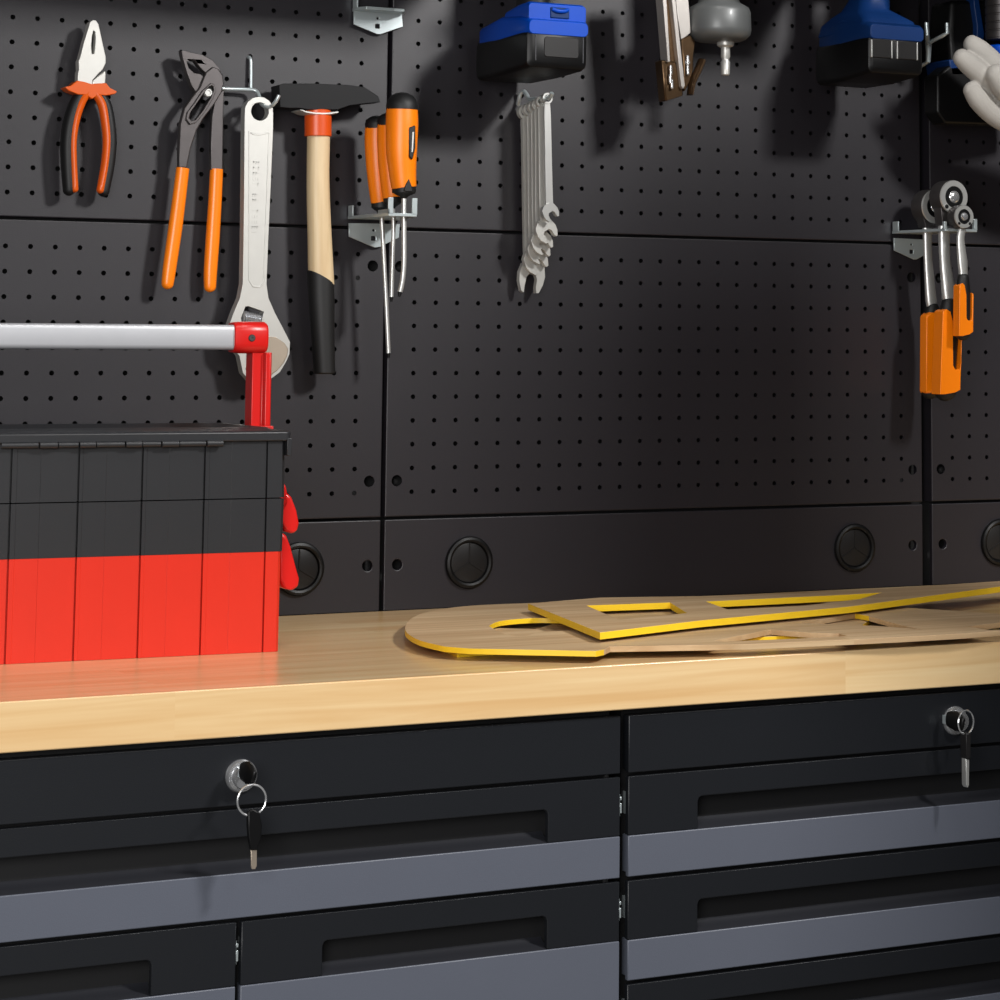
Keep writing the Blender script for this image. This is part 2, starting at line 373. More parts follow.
# ---------------------------------------------------------------- toolbox (local frame: x along its front, y into depth, z up from the worktop)
tb = bpy.data.objects.new('toolbox',None); SC.collection.objects.link(tb); tb.location = V(-262,-309,ZW); tb.rotation_euler = (0,0,R(-3.5))
tag(tb,'large red and black plastic toolbox with an aluminium bar handle standing on the worktop','toolbox')
TD = 185.0; TL = -520.0
zr_ = (-1.4, 89.5)[1]; zm_ = (-0.6, 137.5)[1]; zt_ = (0.2, 188.9)[1]; zl0 = (4.0, 189.7)[1]; zl1 = (6.7, 198.3)[1]
gx = [q[0] for q in [(-73.3, 48.8), (-129.9, 50.8), (-186.7, 52.9), (-245.7, 55.0)]]; gx = [(-15.5, 46.7)[0]]+gx
while gx[-1] > TL+75: gx.append(gx[-1]-(gx[-2]-gx[-1]))
def ribbed(z0, z1, x1a, x1b, m, name, y0a, y0b):
    """box whose front carries vertical grooves; tapers from bottom to top"""
    bm = NB(); xs = []
    def row(z, x1, y0):
        pts = []
        w = lambda x: x
        pts.append((x1-3,y0)); 
        for i,g in enumerate(gx):
            pts += [(g+0.9,y0),(g+0.7,y0+3.5),(g-0.7,y0+3.5),(g-0.9,y0)]
            gm = (g+(gx[i+1] if i+1 < len(gx) else TL))/2-4
            pts += [(gm+0.5,y0),(gm,y0+0.35),(gm-20,y0+0.35),(gm-20.5,y0)] if i+1 < len(gx) else []
        pts += [(TL+3,y0),(TL,y0+3),(TL,TD-3),(TL+3,TD),(x1-3,TD),(x1,TD-3),(x1,y0+3)]
        return [(x,y,z) for x,y in pts]
    loft(bm,[row(z0,x1a,y0a),row(z1,x1b,y0b)])
    return obj(name,bm,m,tb,0,smooth=False,local=True)
xr0 = (-0.2, -0.1)[0]; xr1 = (-0.0, 89.9)[0]; xb0 = (1.4, 89.9)[0]; xb1 = (2.3, 137.4)[0]; xb2 = (1.7, 185.2)[0]
ribbed(0.2,zr_,xr0,xr1,TRED,'bottom_tray',1.5,0.4)
ribbed(zr_+0.2,zm_-0.5,xb0,xb1,TBLK,'middle_tray',0.4,0.2)
ribbed(zm_+0.5,zt_,xb1,xb2,TBLK,'top_tray',0,0)
bm = NB()                                                # lid: overhanging rim, raised lip, sunken top
xl = (6.7, 196.9)[0]
def lring(e, z): return [(x,y,z) for x,y in rrect((TL+xl)/2,(TD)/2,xl-TL-2*e,TD+8-2*e,6,3)]
loft(bm,[lring(2,zl0-1),lring(0,zl0),lring(0,zl1-1.5),lring(2,zl1),lring(14,zl1+1),lring(18,zl1+3),lring(24,zl1+3),lring(30,zl1-1)])
box(bm,xl-4.5,xl-0.2,-4,40,zl0-14,zl0+2)
lid = obj('lid',bm,TBLK,tb,0.6,local=True)
xs = [(-256.1, 191.5), (-223.2, 191.2), (-206.5, 191.0), (-188.1, 190.8), (-173.0, 190.7), (-147.1, 190.4), (-131.8, 190.2), (-114.6, 190.0), (-98.3, 189.9), (-73.5, 189.6), (-57.8, 189.5)]
for i in range(len(xs)-1):
    bm = NB(); tube(bm,[(xs[i][0]+0.6,-3.4-(i%2)*1.2,zl0-2.2),(xs[i+1][0]-0.6,-3.4-(i%2)*1.2,zl0-2.2)],2.6+0.4*(i%2),10); obj('hinge_knuckle',bm,TBLK,lid,0,local=True)
HB = 95.0
# the handle stands at mid depth
(bx1,bz1),(bx2,bz2) = [(-17.6, 294.8), (-17.1, 271.3)]
bm = NB(); hz = (bz1+bz2)/2; hh = abs(bz1-bz2)
loft(bm,[[(x,HB+a,hz+c) for a,c in rrect(0,0,24,hh,4.5,4)] for x in (TL+26,bx1+12)])
obj('handle_bar',bm,ALU,tb,local=True)
for side in (0,1):
    (e0,_),(e1,_),(p0,_),(p1,_),(q0,_) = [(-24.3, 290.0), (8.7, 290.2), (-5.6, 234.0), (12.4, 233.9), (6.1, 233.9)]
    tz0 = (-9.8, 268.1)[1]; tz1 = (-10.4, 298.0)[1]
    fx = (lambda x: x) if side == 0 else (lambda x: TL+(p1-x)-26)
    bm = NB(); loft(bm,[[(fx(x),HB+a,(tz0+tz1)/2+c) for a,c in rrect(0,0,s*30,s*(tz1-tz0),9,4)] for x,s in ((e0,0.93),(e0+4,0.97),(e0+9,1.0),(e1-3,1.0),(e1,0.9))])
    loft(bm,[[(fx(x),y,z) for x,y in ((p0,HB-9),(q0-1,HB-9),(q0,HB-14),(p1-1.5,HB-14),(p1,HB-12),(p1,HB+12),(p0,HB+12))] for z in (zl0-60,zl1+6,tz0+1)])
    loft(bm,[[(fx(x),y,z) for x,y in ((p0-4,HB-11),(p1+2,HB-16),(p1+2,HB+14),(p0-4,HB+14))] for z in (zl0-60,zl1+2)])
    hp = obj('handle_post',bm,TRED2,tb,0.8,local=True)
    bm = NB(); sxx,szz = (-8.2, 282.6); lathe(bm,[(3.4,-1),(3.4,0.8),(2.8,1.4),(1.2,1.4),(1.0,0.6)],(fx(sxx),HB-14.6,szz),'y',18); obj('screw',bm,GUN,hp,local=True)
for pts in ([(3.0, 153.3), (9.8, 148.6), (13.0, 134.0), (8.4, 123.2), (2.7, 123.3)],[(4.3, 136.9), (10.9, 141.3), (15.8, 136.7), (20.8, 124.7), (23.4, 112.8), (22.1, 106.5), (17.4, 103.4), (10.7, 105.9), (4.8, 116.0)],[(4.6, 106.8), (11.4, 102.1), (15.4, 92.9), (21.6, 71.9), (24.6, 62.7), (23.8, 55.5), (18.2, 52.0), (9.5, 54.1), (5.6, 61.5)]):
    bm = NB(); plate(bm,pts,[],22,48); obj('side_latch',bm,TRED2,tb,2.5,local=True,seg=3)

# ---------------------------------------------------------------- plywood templates on the worktop
def zplate(pts, holes, zt, th, tilt=None):
    bm = NB(); f = tilt or (lambda u,v: 0)
    plate(bm,pts,holes,zt-th,zt,lambda u,v,d:(u,v,d+f(u,v)),1); return bm
T1 = ZW+11.0
T2 = ZW+20.5
T0 = ZW+5.2
o = obj('plywood_template',zplate([(-126.1, -359.1), (-139.1, -425.2), (-94.9, -420.9), (-19.2, -450.5), (69.4, -420.6), (119.0, -431.3), (206.5, -446.1), (265.2, -445.7), (373.6, -321.9), (344.4, -224.6), (174.8, -187.0), (60.7, -231.4), (9.3, -280.0), (-16.8, -256.4), (-58.0, -276.8)],[],T0,5.0),[PLY,YEL],None,0.3)
tag(o,'lowest yellow-edged plywood template, mostly hidden, its corner poking out under the rounded one','template','yellow-edged plywood templates')
mo = sp2([(110.8, -96.9), (38.7, -91.5), (-9.0, -109.6), (-54.5, -150.4), (-92.6, -208.5), (-117.6, -259.0), (-137.3, -309.5), (-152.4, -373.8), (-152.5, -428.8)],3)+[(-139.5, -453.3), (-103.8, -480.3), (-49.8, -521.0), (-38.1, -513.7), (-22.3, -495.1), (3.3, -503.6), (98.1, -535.5), (189.2, -542.7), (252.5, -546.3), (319.3, -546.9), (368.8, -542.0), (445.8, -533.7), (511.3, -480.5), (461.4, -398.7), (408.5, -295.4), (358.4, -202.2), (253.5, -130.6)]
h1 = [(84.7, -494.3), (180.0, -435.2), (198.8, -477.9), (218.8, -495.0), (214.4, -517.2), (163.4, -515.4), (88.6, -505.7)]
h2 = [(237.3, -396.6), (298.5, -362.0), (336.5, -341.6), (335.1, -369.3), (314.3, -456.6), (308.6, -500.3), (290.9, -455.3), (258.2, -417.7)]
h3 = [(363.0, -497.0), (413.9, -480.5), (469.7, -470.5), (460.6, -498.6), (383.3, -538.2), (363.6, -533.3)]
h4 = sp2([(-42.7, -286.5), (-13.1, -248.6), (24.8, -237.3), (49.7, -253.2), (56.1, -294.3), (22.0, -350.2), (-7.0, -355.6), (-24.3, -356.8), (-52.1, -382.0), (-60.2, -358.4), (-42.7, -286.5)],3)[:-1]
o = obj('plywood_template',zplate(mo,[h1,h2,h3,h4],T1,5.0),[PLY,YEL],None,0.3)
for p_ in o.data.polygons:                              # the paint stops where the round end meets the long straight side
    if p_.material_index == 1 and (-0.035 < p_.center.x+o.location.x < 0.42 and p_.center.y+o.location.y < -0.47 or 0.09 < p_.center.x+o.location.x < 0.33): p_.material_index = 0
tag(o,'big round-ended plywood template with triangular cut-outs lying under the long wedge-shaped one','template','yellow-edged plywood templates')
to_ = [(45.1, -190.9), (139.7, -165.3), (240.1, -196.7), (411.2, -217.5), (628.6, -187.5), (721.4, -174.7), (711.1, -191.9), (587.0, -244.3), (317.0, -362.7), (115.1, -415.5), (-18.2, -467.9)]
w1 = [(87.8, -235.9), (178.0, -244.4), (139.6, -347.2), (51.5, -372.9)]; w2 = [(215.3, -252.3), (388.9, -251.9), (431.8, -247.5), (370.3, -299.3), (282.4, -333.6), (192.8, -334.8)]
o = obj('plywood_template',zplate(to_,[w1,w2],T2,6.4),[PLY,YEL],None,0.3)
tag(o,'topmost long wedge-shaped plywood template with a square and a pointed window, bright yellow edges','template','yellow-edged plywood templates')

# ---------------------------------------------------------------- combination pliers
def P3(d, pts): return [(x,-d,z) for x,z in pts]
r0 = thing('combination_pliers','small orange and black combination pliers with bright jaws at the upper left','pliers',((-364.1, 52.0)[0],-18,(-364.1, 52.0)[1]))
bm = NB(); plate(bm,[(-369.8, 221.3), (-368.9, 225.5), (-365.9, 227.7), (-362.8, 227.4), (-360.1, 224.0), (-356.6, 210.0), (-351.7, 191.1), (-351.5, 185.0), (-354.2, 178.8), (-360.2, 172.4), (-364.6, 167.1), (-364.5, 161.0), (-379.7, 160.2), (-379.6, 174.3), (-378.7, 176.4), (-379.4, 185.4), (-378.0, 188.5), (-374.4, 204.9)],[[(-365.2, 217.1), (-363.3, 216.2), (-362.5, 209.7), (-362.9, 201.5), (-363.7, 193.4), (-366.1, 193.2), (-366.8, 201.3), (-366.4, 210.9)]],-24,-13)
obj('jaw',bm,PALE,r0,0.4)
bm = NB(); plate(bm,[(-366.5, 218.9), (-361.4, 219.3), (-361.1, 191.9), (-366.7, 191.6)],[],-15,-12); obj('jaw_gap',bm,BLKST,r0)
bm = NB(); plate(bm,[(-351.0, 177.6), (-350.3, 173.1), (-350.6, 163.0), (-364.4, 162.2), (-364.0, 166.8), (-358.5, 171.6)],[],-22,-12); obj('jaw',bm,PALE,r0,1.0)
bm = NB(); plate(bm,[(-393.2, 158.4), (-387.6, 159.7), (-380.7, 165.6), (-372.5, 164.5), (-366.3, 162.9), (-360.2, 163.7), (-351.0, 164.7), (-346.8, 159.9), (-339.5, 156.7), (-341.4, 154.1), (-350.7, 152.1), (-358.9, 152.2), (-364.9, 147.8), (-371.1, 151.5), (-379.3, 151.6), (-389.5, 155.1)],[],-26,-9); obj('collar',bm,ORP,r0,1.8,seg=3)
for c,off in (([(-369.1, 155.3), (-376.4, 142.8), (-381.5, 124.5), (-383.4, 104.3), (-382.2, 81.3), (-380.0, 57.4)],-1),([(-361.0, 155.7), (-352.4, 144.0), (-348.3, 126.0), (-346.2, 105.9), (-347.6, 82.7), (-351.4, 57.4)],1)):
    bm = NB(); tube(bm,[(x+off*3.4,-17,z-(1 if i else -2)) for i,(x,z) in enumerate(c)],[5,6.4,6.6,6.6,6.4,5.8],14,[7,8.5,9,9,8.5,7.5],4,True); h = obj('handle',bm,BLKR,r0)
    bm = NB(); tube(bm,[(x-off*1.2,-21,z) for x,z in c],[3.6,4.6,4.4,4.0,3.8,3.8],12,[5,6,6,6,6,5],4,True); obj('grip_inlay',bm,ORP,h)

# ---------------------------------------------------------------- water pump pliers
r0 = thing('water_pump_pliers','dark grey slip-joint pliers with long orange dipped handles','pliers',((-255.0, -41.0)[0],-16,(-255.0, -41.0)[1]))
bm = NB(); plate(bm,[(-247.0, 181.5), (-239.6, 187.6), (-233.2, 185.4), (-228.7, 179.5), (-227.4, 170.2), (-229.9, 160.8), (-237.6, 148.0), (-247.9, 134.2), (-255.1, 121.5), (-261.0, 102.9), (-264.7, 82.3), (-273.1, 82.0), (-273.4, 105.4), (-272.7, 126.9), (-268.9, 143.4), (-261.2, 155.1), (-253.0, 165.8)],[[(-238.6, 167.6), (-241.3, 167.9), (-247.6, 162.5), (-255.8, 150.2), (-263.0, 139.6), (-264.4, 133.4), (-261.7, 129.9), (-256.9, 131.2), (-249.2, 141.3), (-241.0, 155.1), (-237.4, 163.5)]],-26,-18); lv = obj('lever',bm,GUN,r0,1.2)
bm = NB(); sl = [(-238.3, 169.5), (-242.1, 170.3), (-250.4, 162.6), (-258.6, 149.9), (-266.3, 139.3), (-267.4, 132.1), (-263.3, 126.6), (-256.5, 129.0), (-247.7, 140.2), (-239.5, 153.9), (-236.0, 163.4)]; si = [(-239.3, 166.8), (-242.0, 167.2), (-247.7, 161.8), (-255.9, 149.5), (-263.1, 138.9), (-264.5, 133.2), (-261.8, 130.3), (-257.6, 131.7), (-249.9, 141.6), (-241.7, 155.4), (-238.7, 163.3)]; plate(bm,sl,[si],-28,-24)
obj('slot_rim',bm,GUN,lv,0.6)
bm = NB(); lathe(bm,[(4.6,0),(4.6,4),(3.6,5),(2.5,5),(2.2,4)],(*[(-244.0, 160.4)[0],-22],(-244.0, 160.4)[1]),'y',20); obj('pivot',bm,STEEL,r0)
bm = NB(); plate(bm,[(-272.7, 202.1), (-269.6, 202.8), (-260.0, 200.8), (-249.2, 199.3), (-239.5, 194.7), (-231.8, 186.9), (-228.4, 179.8), (-234.7, 176.4), (-243.4, 178.0), (-246.6, 180.9), (-253.2, 187.2), (-257.6, 192.6), (-263.0, 193.9), (-266.6, 191.1), (-264.3, 185.1), (-258.4, 180.2), (-252.0, 179.6), (-246.5, 175.7), (-247.4, 169.5), (-255.7, 159.8), (-261.2, 167.7), (-266.9, 181.8), (-271.0, 195.0)],[],-23,-13); obj('jaw',bm,GUN,r0,1.2)
bm = NB(); plate(bm,[(-229.4, 162.6), (-224.1, 165.0), (-224.4, 144.3), (-223.7, 82.4), (-236.6, 81.9), (-237.3, 112.7), (-236.8, 135.4), (-234.5, 151.0)],[],-18,-11); obj('lever',bm,GUN,r0,1.0)
for a,dd in (([(-267.8, 82.4), (-270.5, 54.9), (-274.4, 19.2), (-279.1, -19.3), (-280.8, -35.5)],22),([(-229.5, 83.3), (-230.3, 51.4), (-232.0, 10.4), (-233.4, -20.3), (-233.5, -37.6)],15)):
    bm = NB(); tube(bm,P3(dd,a),[6.8,7.0,7.3,7.0,6.2],16,[5.6,5.8,6.2,6,5.4],4,'end'); obj('handle_sleeve',bm,ORD,r0)

# ---------------------------------------------------------------- wire hook, adjustable wrench, hammer
bm = NB()
a = [(-191.7, 202.5), (-190.9, 193.1)]; tube(bm,[(a[0][0]-1,1.4,a[0][1]),(a[0][0],-3,a[0][1]-1),(a[1][0],-4.5,a[1][1]),(-190.6, 169.9)[:1]+(-5,)+(-190.6, 169.9)[1:]],1.7,10,smooth=4)
tube(bm,[((-240.1, 167.3)[0]-0,1.4,(-240.1, 167.3)[1])]+[(x,-d,z) for d,(x,z) in ((10,(-240.0, 166.8)),(10,(-215.2, 167.1)),(11,(-196.0, 167.5)),(13,(-187.9, 166.2)),(17,(-185.4, 159.7)),(22,(-185.5, 153.0)),(34,(-185.5, 148.4)),(46,(-183.4, 147.6)),(52,(-180.3, 152.9)),(54,(-177.9, 159.0)))],2.0,12,smooth=4)
tag(obj('wire_hook',bm,ZINC),'bent zinc wire hook that carries the adjustable wrench','hook')

r0 = thing('adjustable_wrench','large pale steel adjustable wrench hanging from the wire hook, its jaws behind the toolbox handle','wrench',((-179.5, -131.9)[0],-26,(-179.5, -131.9)[1]))
bm = NB()
ring = [(-174.9, 142.5), (-175.7, 149.7), (-179.8, 155.3), (-185.3, 158.2), (-191.3, 158.5), (-197.2, 157.0), (-202.5, 152.8), (-205.4, 147.2), (-205.7, 141.0)]
outl = ring+[(-205.5, 123.5), (-204.7, 72.0), (-204.0, 10.5), (-203.8, -34.4), (-206.5, -48.7), (-212.6, -63.0), (-217.6, -77.2), (-215.0, -96.4), (-205.6, -107.5), (-201.5, -124.7), (-193.8, -132.8), (-183.0, -134.8), (-172.3, -131.3), (-161.7, -123.7), (-155.4, -113.5), (-151.7, -105.3), (-151.4, -93.0), (-159.4, -78.8), (-168.4, -63.5), (-175.8, -48.2), (-178.2, -34.0), (-177.4, 11.2), (-175.8, 73.0), (-174.7, 124.9)]
hole = [(x,z) for x,z in circ(*(-189.3, 143.4),9.6,24)]
win = [(-200.4, -57.2), (-197.2, -56.7), (-180.3, -62.1), (-182.8, -74.4), (-203.7, -74.6), (-204.9, -69.0)]
plate(bm,outl,[hole,win],-30,-18); wb = obj('body',bm,PALE,r0,1.2)
bm = NB(); plate(bm,[(-201.1, 122.6), (-196.8, 120.7), (-189.2, 120.4), (-182.7, 121.8), (-178.3, 123.6), (-178.4, 93.6), (-179.6, 31.6), (-180.8, -34.0), (-185.6, -38.2), (-193.1, -37.3), (-198.1, -30.2), (-199.5, 31.1)],[[(-199.8, 120.6), (-195.6, 118.9), (-189.1, 118.6), (-182.6, 120.1), (-179.6, 121.5), (-179.9, 93.5), (-181.0, 31.6), (-182.2, -33.0), (-186.2, -36.6), (-192.6, -35.7), (-196.8, -29.2), (-198.1, 31.1)]],-30.5,-29.5); obj('handle_rim',bm,PALE,wb,0.3)
bm = NB()
c0 = (-200.3, -66.9); c1 = (-180.8, -70.7)
for k in range(9):
    t = k/8; x = c0[0]*(1-t)+c1[0]*t; z = c0[1]*(1-t)+c1[1]*t
    lathe(bm,[(4.8,-0.9),(6.2,0),(4.8,0.9)],(x,-24,z),'x',16)
obj('worm_screw',bm,CHROME,r0)
bm = NB(); plate(bm,[(-182.5, -87.1), (-167.3, -88.0), (-157.4, -94.1), (-153.4, -100.2), (-154.4, -107.3), (-158.1, -114.5), (-165.5, -122.7), (-175.1, -129.3), (-185.8, -131.8), (-194.4, -129.8), (-198.9, -119.6), (-192.9, -101.4)],[],-31.2,-17); obj('movable_jaw',bm,TANST,r0,0.8)
# raised forging letters along the handle
def letters(txt, cx, cz, y, size, rz, m, parent, ext=0.5, flip=False):
    cu = bpy.data.curves.new('t','FONT'); cu.body = txt; cu.size = size/1000; cu.extrude = ext/1000; cu.align_x = 'CENTER'; cu.align_y = 'CENTER'
    to = bpy.data.objects.new('t',cu); SC.collection.objects.link(to)
    dg = bpy.context.evaluated_depsgraph_get(); me = bpy.data.meshes.new_from_object(to.evaluated_get(dg))
    bpy.data.objects.remove(to)
    me.transform(Matrix.Translation(V(cx,y,cz)-tree_root(parent).location) @ Matrix.Rotation(R(90),4,'X') @ Matrix.Rotation(rz,4,'Z'))
    me.materials.clear(); me.materials.append(m)
    o = bpy.data.objects.new('lettering',me); SC.collection.objects.link(o); o.parent = parent; return o
bm = NB(); rnd = random.Random(3)
lx0,lz0 = (-192.3, 91.0); lx1,lz1 = (-190.6, 19.0)
for k in range(14):                                      # worn forging marks, too soft to read
    if k == 5: continue
    z = lz0+(lz1-lz0)*k/13
    for sx in ((-3.2,3.2,-0.5,0.5),(-3.2,-2.0,-2.2,0.5),(2.0,3.2,-2.2,0.5),(-0.6,0.6,-2.2,0.5)):
        if rnd.random() < 0.68: box(bm,lx0+sx[0],lx0+sx[1],-30.35,-29.8,z+sx[2],z+sx[3])
obj('forging_marks',bm,PALE,wb)

r0 = thing('hammer','hammer with pale wooden handle, orange collar and black grip, head up on the wall','hammer',((-111.0, -127.8)[0],-24,(-111.0, -127.8)[1]))
bm = NB(); tube(bm,P3(24,[(-122.6, 146.5), (-122.1, 117.2), (-122.0, 85.8), (-121.0, 54.5), (-118.9, 18.0), (-117.3, -10.0), (-115.9, -33.8)]),[12.6,12.2,12,12.3,12.7,13.3,13.7],24,[11,10.5,10.5,11,11.5,12,12.4],3); obj('handle',bm,HICK,r0)
bm = NB(); tube(bm,P3(24,[(-123.2, 148.6), (-122.7, 120.8)]),14.3,28,13); obj('collar',bm,ORR,r0,0.8)
bm = NB(); tube(bm,P3(24,[(-147.6, 146.6), (-141.0, 144.6), (-132.1, 143.8), (-123.2, 143.8), (-114.2, 144.6), (-105.9, 146.3)]),[0.8,2.0,2.2,2.2,2.2,1.8],10,14.5); obj('washer',bm,PALE,r0)
n_ = 28; cc = [(-117.0, -25.6),(-115.4, -49.4),(-112.9, -90.7),(-110.5, -125.8)]
bm = NB(); rings = []
for i,((x,z),rr0,ry0) in enumerate(zip(cc,(14.4,13.8,12,11.2),(13.2,12.6,11.6,11))):
    rings.append([(x+rr0*math.cos(2*PI*k/n_),-24+ry0*math.sin(2*PI*k/n_),z+(-7.5*math.cos(2*PI*k/n_) if i == 0 else (-1.5*math.cos(2*PI*k/n_) if i==1 else 0))) for k in range(n_)])
loft(bm,rings); obj('grip',bm,BLKR,r0,1.5)
bm = NB()
hp = [(-171.3, 171.3), (-165.8, 173.2), (-132.7, 174.9), (-93.5, 175.5), (-76.5, 174.2), (-60.4, 165.5), (-58.0, 159.2), (-76.2, 156.7), (-93.1, 153.8), (-105.4, 149.0), (-138.8, 147.3), (-147.7, 148.5), (-158.7, 147.9), (-169.7, 148.4)]
plate(bm,hp,[],-36,-12); obj('head',bm,BLKST,r0,2.0,seg=3)

# ---------------------------------------------------------------- screwdriver and ratchet brackets
def bracket(label, plate_px, dpl, tray_back, tray_front, tz, depth, lips, group='zinc tool brackets'):
    xs = [q[0] for q in plate_px]; r0 = thing('tool_bracket',label,'bracket',((min(xs)+max(xs))/2,-5,min(q[1] for q in plate_px)),0,group)
    cx = (min(xs)+max(xs))/2; cz = (max(q[1] for q in plate_px)*0.55+min(q[1] for q in plate_px)*0.45)
    bm = NB(); plate(bm,plate_px,[circ(cx-1,cz+4,1.5,10),rrect(cx-1,cz-4.5,5.5,5,0.6,2)],-dpl,-dpl+2.2); obj('back_plate',bm,ZINC,r0,0.3)
    (a0,a1),(b0,b1) = tray_back,tray_front
    bm = NB(); plate(bm,[(a0,-1),(a1,-1),(a1,-14),(b1,-depth),(b0,-depth),(a0,-14)],[],tz-3.2,tz,lambda u,v,d:(u,v,d))
    for x0,y0,x1,y1,h in lips:
        plate(bm,[(min(x0,x1),min(y0,y1)),(max(x0,x1)+0.01,min(y0,y1)),(max(x0,x1)+0.01,max(y0,y1)),(min(x0,x1),max(y0,y1))],[],tz-1,tz+h,lambda u,v,d:(u,v,d))
    obj('tray',bm,ZINC,r0,0.3); return r0
# screwdriver bracket
pp = [(-78.5, 32.4), (-78.3, 18.2), (-53.1, 8.8), (-48.5, 7.3), (-42.8, 8.0), (-21.1, 18.6), (-20.2, 33.0)]
tzv = (-78.7, 39.8)[1]
fl = [(-68.4, 49.9), (-37.0, 47.7)]
bracket('zinc bracket holding three orange screwdrivers',pp,5,(pp[0][0],pp[-1][0]),(fl[0][0],fl[1][0]),tzv,88,
        [(pp[0][0],-2,pp[0][0]+1.6,-14,11),(fl[0][0]-0.5,-88,fl[0][0]+5,-85.5,16),(fl[1][0]-5,-88,fl[1][0]+0.5,-85.5,16),(fl[0][0]-0.5,-88,fl[0][0]+1,-60,4)])
SG = 'orange screwdrivers in the bracket'
SD = [
 ('screwdriver at the back of the bracket, shorter orange handle on the left',40,[(-63.7, 132.3), (-63.4, 116.5), (-61.8, 92.3), (-59.1, 66.1), (-57.7, 52.5)],[12.2,12.6,12.2,11.2,10.0],[(-57.1, 50.5), (-53.5, 3.4), (-49.7, -48.8), (-46.0, -103.9)],2.4,None),
 ('screwdriver in the middle of the bracket, mostly hidden behind the front handle',60,[(-58.0, 134.2), (-57.7, 117.4), (-56.1, 91.3), (-54.1, 70.5), (-52.7, 56.9)],[12.2,12.6,12.2,11.2,10.0],[(-52.7, 54.9), (-51.1, 28.8), (-51.6, -7.6), (-52.1, -46.0)],2.2,None),
 ('front screwdriver of the bracket with black-topped orange handle and slim bent shaft',78,[(-51.3, 149.9), (-51.0, 132.2), (-51.1, 106.0), (-49.6, 83.2), (-47.6, 66.6)],[16.6,17.2,16.4,14.4,13.0],[(-47.6, 66.6), (-46.9, 23.0), (-46.4, -10.1), (-47.7, -28.7), (-50.3, -41.1)],2.7,True)]
for lb,d,h,hr,s,sr,fr in SD:
    r0 = thing('screwdriver',lb,'screwdriver',(s[-1][0],-d,s[-1][1]),0,SG)
    bm = NB(); tube(bm,P3(d,h),hr,20,[q*0.95 for q in hr],4); hd = obj('handle',bm,ORG,r0,0.8)
    bm = NB(); c = h[0]; q = hr[0]
    lathe(bm,[(q*1.0,-2),(q*1.0,3),(q*0.93,7),(q*0.72,q*0.75),(q*0.4,q*0.93),(0.1,q*1.0)],(c[0],-d,c[1]),'z',24); obj('handle_cap',bm,BLKR,hd)
    bm = NB(); b = h[-1]; lathe(bm,[(hr[-1]*0.97,1),(hr[-1]*0.95,-5),(4,-9),(3,-11)],(b[0],-d,b[1]),'z',20); obj('ferrule',bm,BLKR,r0)
    bm = NB(); tube(bm,P3(d,s),sr,12,smooth=4); sh = obj('shaft',bm,STEEL,r0)
    bm = NB(); e = Vector((s[-1][0],-d,s[-1][1])); t = (e-Vector((s[-2][0],-d,s[-2][1]))).normalized(); tube(bm,[e,e+t*5],[sr*0.9,sr*0.5],10); obj('tip',bm,BLKST,sh)
    if fr:
        bm = NB(); plate(bm,[(-50.4, 128.8), (-42.5, 131.3), (-42.1, 107.4), (-45.3, 94.8), (-49.3, 97.7)],[],-(d+16.6),-(d+2)); obj('grip_panel',bm,BLKR,hd,1.5)
        bm = NB(); plate(bm,[(-46.4, 123.8), (-44.7, 123.9), (-45.7, 103.1), (-47.0, 103.0)],[],-(d+17.2),-(d+13)); obj('grip_mark',bm,PALE,hd)
        bm = NB(); plate(bm,[(-53.3, 62.4), (-51.2, 69.8), (-48.0, 76.1), (-44.5, 67.9), (-43.2, 61.8)],[],-(d+13.6),-(d+2)); obj('grip_panel',bm,BLKR,hd,1.0)
# bracket at the top edge
pp = [(-77.5, 258.8), (-77.2, 243.8), (-50.7, 235.2), (-46.0, 235.5), (-20.7, 245.3), (-22.1, 258.7)]
r1 = bracket('bare zinc bracket at the top edge, above the seam between two pegboards',pp,6,(pp[0][0],pp[-1][0]),(pp[0][0]+6,pp[-1][0]-6),(-77.6, 261.5)[1],26,
        [(pp[0][0],-2,pp[0][0]+1.6,-14,11)])

# ratchets
pp = [(612.9, 33.9), (613.5, 19.1), (641.3, 9.1), (652.1, 15.8), (654.4, 33.7)]
pp = pp[:3]+[(pp[2][0]+4,pp[2][1]+0.3),(pp[0][0]+52,pp[1][1]-0.5),(pp[0][0]+52,pp[0][1]-1)]
fl = [(625.3, 41.4), (670.6, 42.6)]
bracket('zinc bracket holding three ratchet handles across the thick seam',pp,5,(pp[0][0],pp[-1][0]),(fl[0][0],fl[1][0]),(614.4, 42.2)[1],92,
        [(pp[0][0],-2,pp[0][0]+1.6,-14,11),(fl[1][0]-4,-92,fl[1][0]+0.5,-88,12),(fl[0][0]-1,-92,fl[0][0]+3,-88,8)])
RG = 'ratchet handles in the bracket'
RT = [
 ('rear ratchet handle of the bracket, partly hidden behind the middle one',42,(639.2, 69.6),20.5,24,[(634.7, 44.8), (635.8, 7.3), (639.6, -39.5), (642.3, -53.5)],[(641.7, -48.8), (638.6, -74.5), (637.6, -109.4), (637.3, -146.5)],11.5),
 ('largest ratchet handle, round steel head facing the room, long orange and black grip',74,(642.5, 79.3),19.8,24,[(636.5, 45.9), (637.6, 6.4), (642.8, -34.2), (644.1, -49.2)],[(642.7, -44.6), (641.0, -74.7), (637.9, -109.3), (636.1, -146.1)],14.5),
 ('smallest and frontmost ratchet handle with a short orange grip',98,(642.3, 55.5),13.6,16,[(645.0, 41.7), (642.8, 28.9), (645.3, 3.5), (646.5, -17.2)],[(645.8, -14.9), (645.6, -40.3), (645.3, -63.3), (644.4, -79.4)],10.2)]
